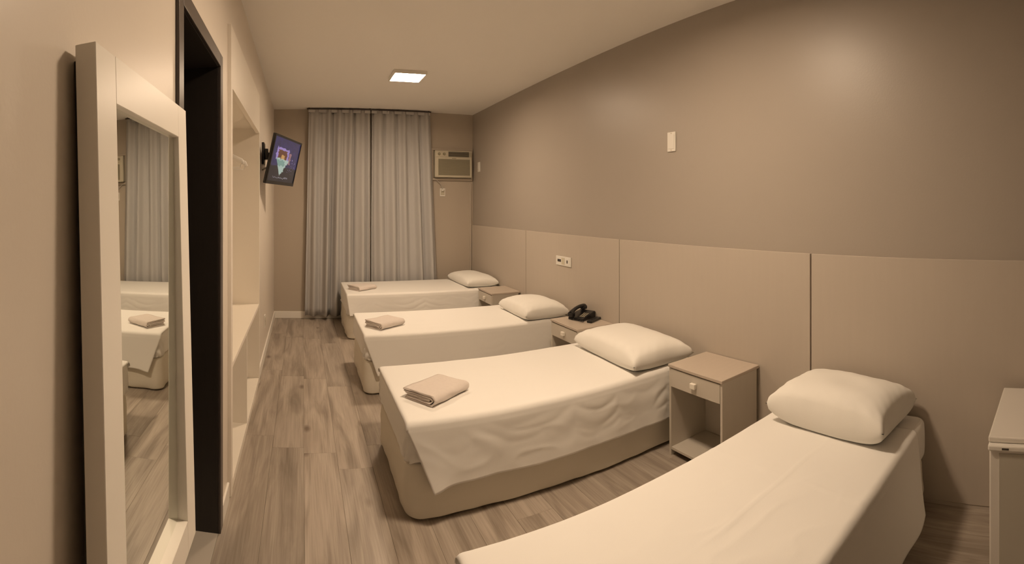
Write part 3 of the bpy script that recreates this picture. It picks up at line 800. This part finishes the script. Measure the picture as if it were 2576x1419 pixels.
# ------------------------------------------------------------------ telephone and remote control
NT = 0.530
ph = thing('telephone', 'black desk telephone on the nightstand by the wall', 'telephone', (2.160, 3.310, NT + 0.0005), math.radians(22))
bm = bmesh.new()
prof = [(-0.09, 0.0), (-0.09, 0.018), (0.02, 0.045), (0.085, 0.055), (0.09, 0.045), (0.09, 0.0)]
vA = [bm.verts.new((x_, -0.075, z_)) for x_, z_ in prof]; vB = [bm.verts.new((x_, 0.075, z_)) for x_, z_ in prof]
bm.faces.new(vA); bm.faces.new(vB[::-1])
for i in range(len(prof)): bm.faces.new((vA[i], vB[i], vB[(i + 1) % len(prof)], vA[(i + 1) % len(prof)]))
bmesh.ops.bevel(bm, geom=bm.edges[:], offset=0.004, segments=2, affect='EDGES')
bm_obj('base', bm, M['black'], ph)
kp = box('keypad', (-0.065, -0.068, 0.0), (0.015, -0.012, 0.003), M['black_matte'], ph, 0.0008, 1, Matrix.Translation((0, 0, 0.0392)) @ Matrix.Rotation(-0.24, 4, 'Y'))
for r in range(4):
    for c in range(3):
        mtx = Matrix.Translation((0, 0, 0.0392)) @ Matrix.Rotation(-0.24, 4, 'Y') @ Matrix.Translation((-0.055 + 0.019 * r, -0.058 + 0.018 * c, 0.003))
        box('key', (-0.006, -0.006, 0.0), (0.006, 0.006, 0.003), M['grille'], kp, 0.001, 1, mtx)
hs = bez((-0.095, 0.042, 0.050), (-0.05, 0.042, 0.088), (0.05, 0.042, 0.100), (0.095, 0.042, 0.078), 14)
bm = bmesh.new(); bm_tube(bm, hs, [0.021, 0.020, 0.018, 0.016, 0.015, 0.0145, 0.014, 0.014, 0.014, 0.0145, 0.015, 0.016, 0.018, 0.020, 0.021], 12)
bm_box(bm, (-0.112, 0.017, 0.024), (-0.066, 0.067, 0.062), 0.010); bm_box(bm, (0.062, 0.017, 0.056), (0.108, 0.067, 0.088), 0.010)
bm_obj('handset', bm, M['black'], ph, False)
tube('cord', [(-0.09 + 0.010 * math.cos(k * 1.1) - 0.006 * k / 10, 0.06 - 0.0028 * k, 0.012 + 0.007 * math.sin(k * 1.1)) for k in range(60)], 0.002, M['black'], ph, 5)
rc = thing('remote_control', 'black remote control lying beside the telephone', 'remote control', (2.190, 3.180, NT + 0.0005), math.radians(28))
box('body', (-0.085, -0.022, 0.0), (0.085, 0.022, 0.018), M['black'], rc, 0.005)
for r in range(6):
    for c in range(3):
        box('button', (-0.07 + 0.02 * r, -0.014 + 0.011 * c, 0.0181), (-0.06 + 0.02 * r, -0.008 + 0.011 * c, 0.0200), M['black_matte'], rc, 0.0006, 1)

# ------------------------------------------------------------------ small fridge
fy1, fy0, fx0, fx1, fz = 0.262, -0.235, 1.725, 2.215, 0.612
fr_ = thing('mini_fridge', 'small white fridge at the right edge of the photo', 'fridge', ((fx0 + fx1) / 2, (fy0 + fy1) / 2, 0))
fo = fr_.location
def fb(name, lo, hi, mat, bev=0.002, par=None):
    return box(name, Vector(lo) - fo, Vector(hi) - fo, mat, par or fr_, bev)
fb('body', (fx0 + 0.055, fy0, 0.025), (fx1, fy1, fz - 0.022), M['fridge'], 0.006)
fb('worktop', (fx0 + 0.010, fy0 - 0.002, fz - 0.0215), (fx1, fy1 + 0.002, fz), M['fridge'], 0.005)
dd = fb('door', (fx0 + 0.006, fy0 + 0.002, 0.035), (fx0 + 0.052, fy1 - 0.002, fz - 0.045), M['fridge'], 0.006)
fb('door_panel', (fx0 + 0.002, fy0 + 0.035, 0.045), (fx0 + 0.0062, fy1 - 0.038, fz - 0.055), M['fridge_door'], 0.001, dd)
hd = fb('handle_strip', (fx0 - 0.008, fy0 - 0.001, fz - 0.044), (fx0 + 0.052, fy1 + 0.001, fz - 0.0225), M['plastic_white'], 0.005)
fb('grip_recess', (fx0 - 0.0090, fy1 - 0.075, fz - 0.037), (fx0 - 0.0081, fy1 - 0.050, fz - 0.030), M['dark_slot'], 0.0004, hd)
for sx in (fx0 + 0.09, fx1 - 0.04):
    for sy in (fy0 + 0.04, fy1 - 0.04):
        fb('foot', (sx - 0.018, sy - 0.018, 0), (sx + 0.018, sy + 0.018, 0.0245), M['black_matte'], 0.002)
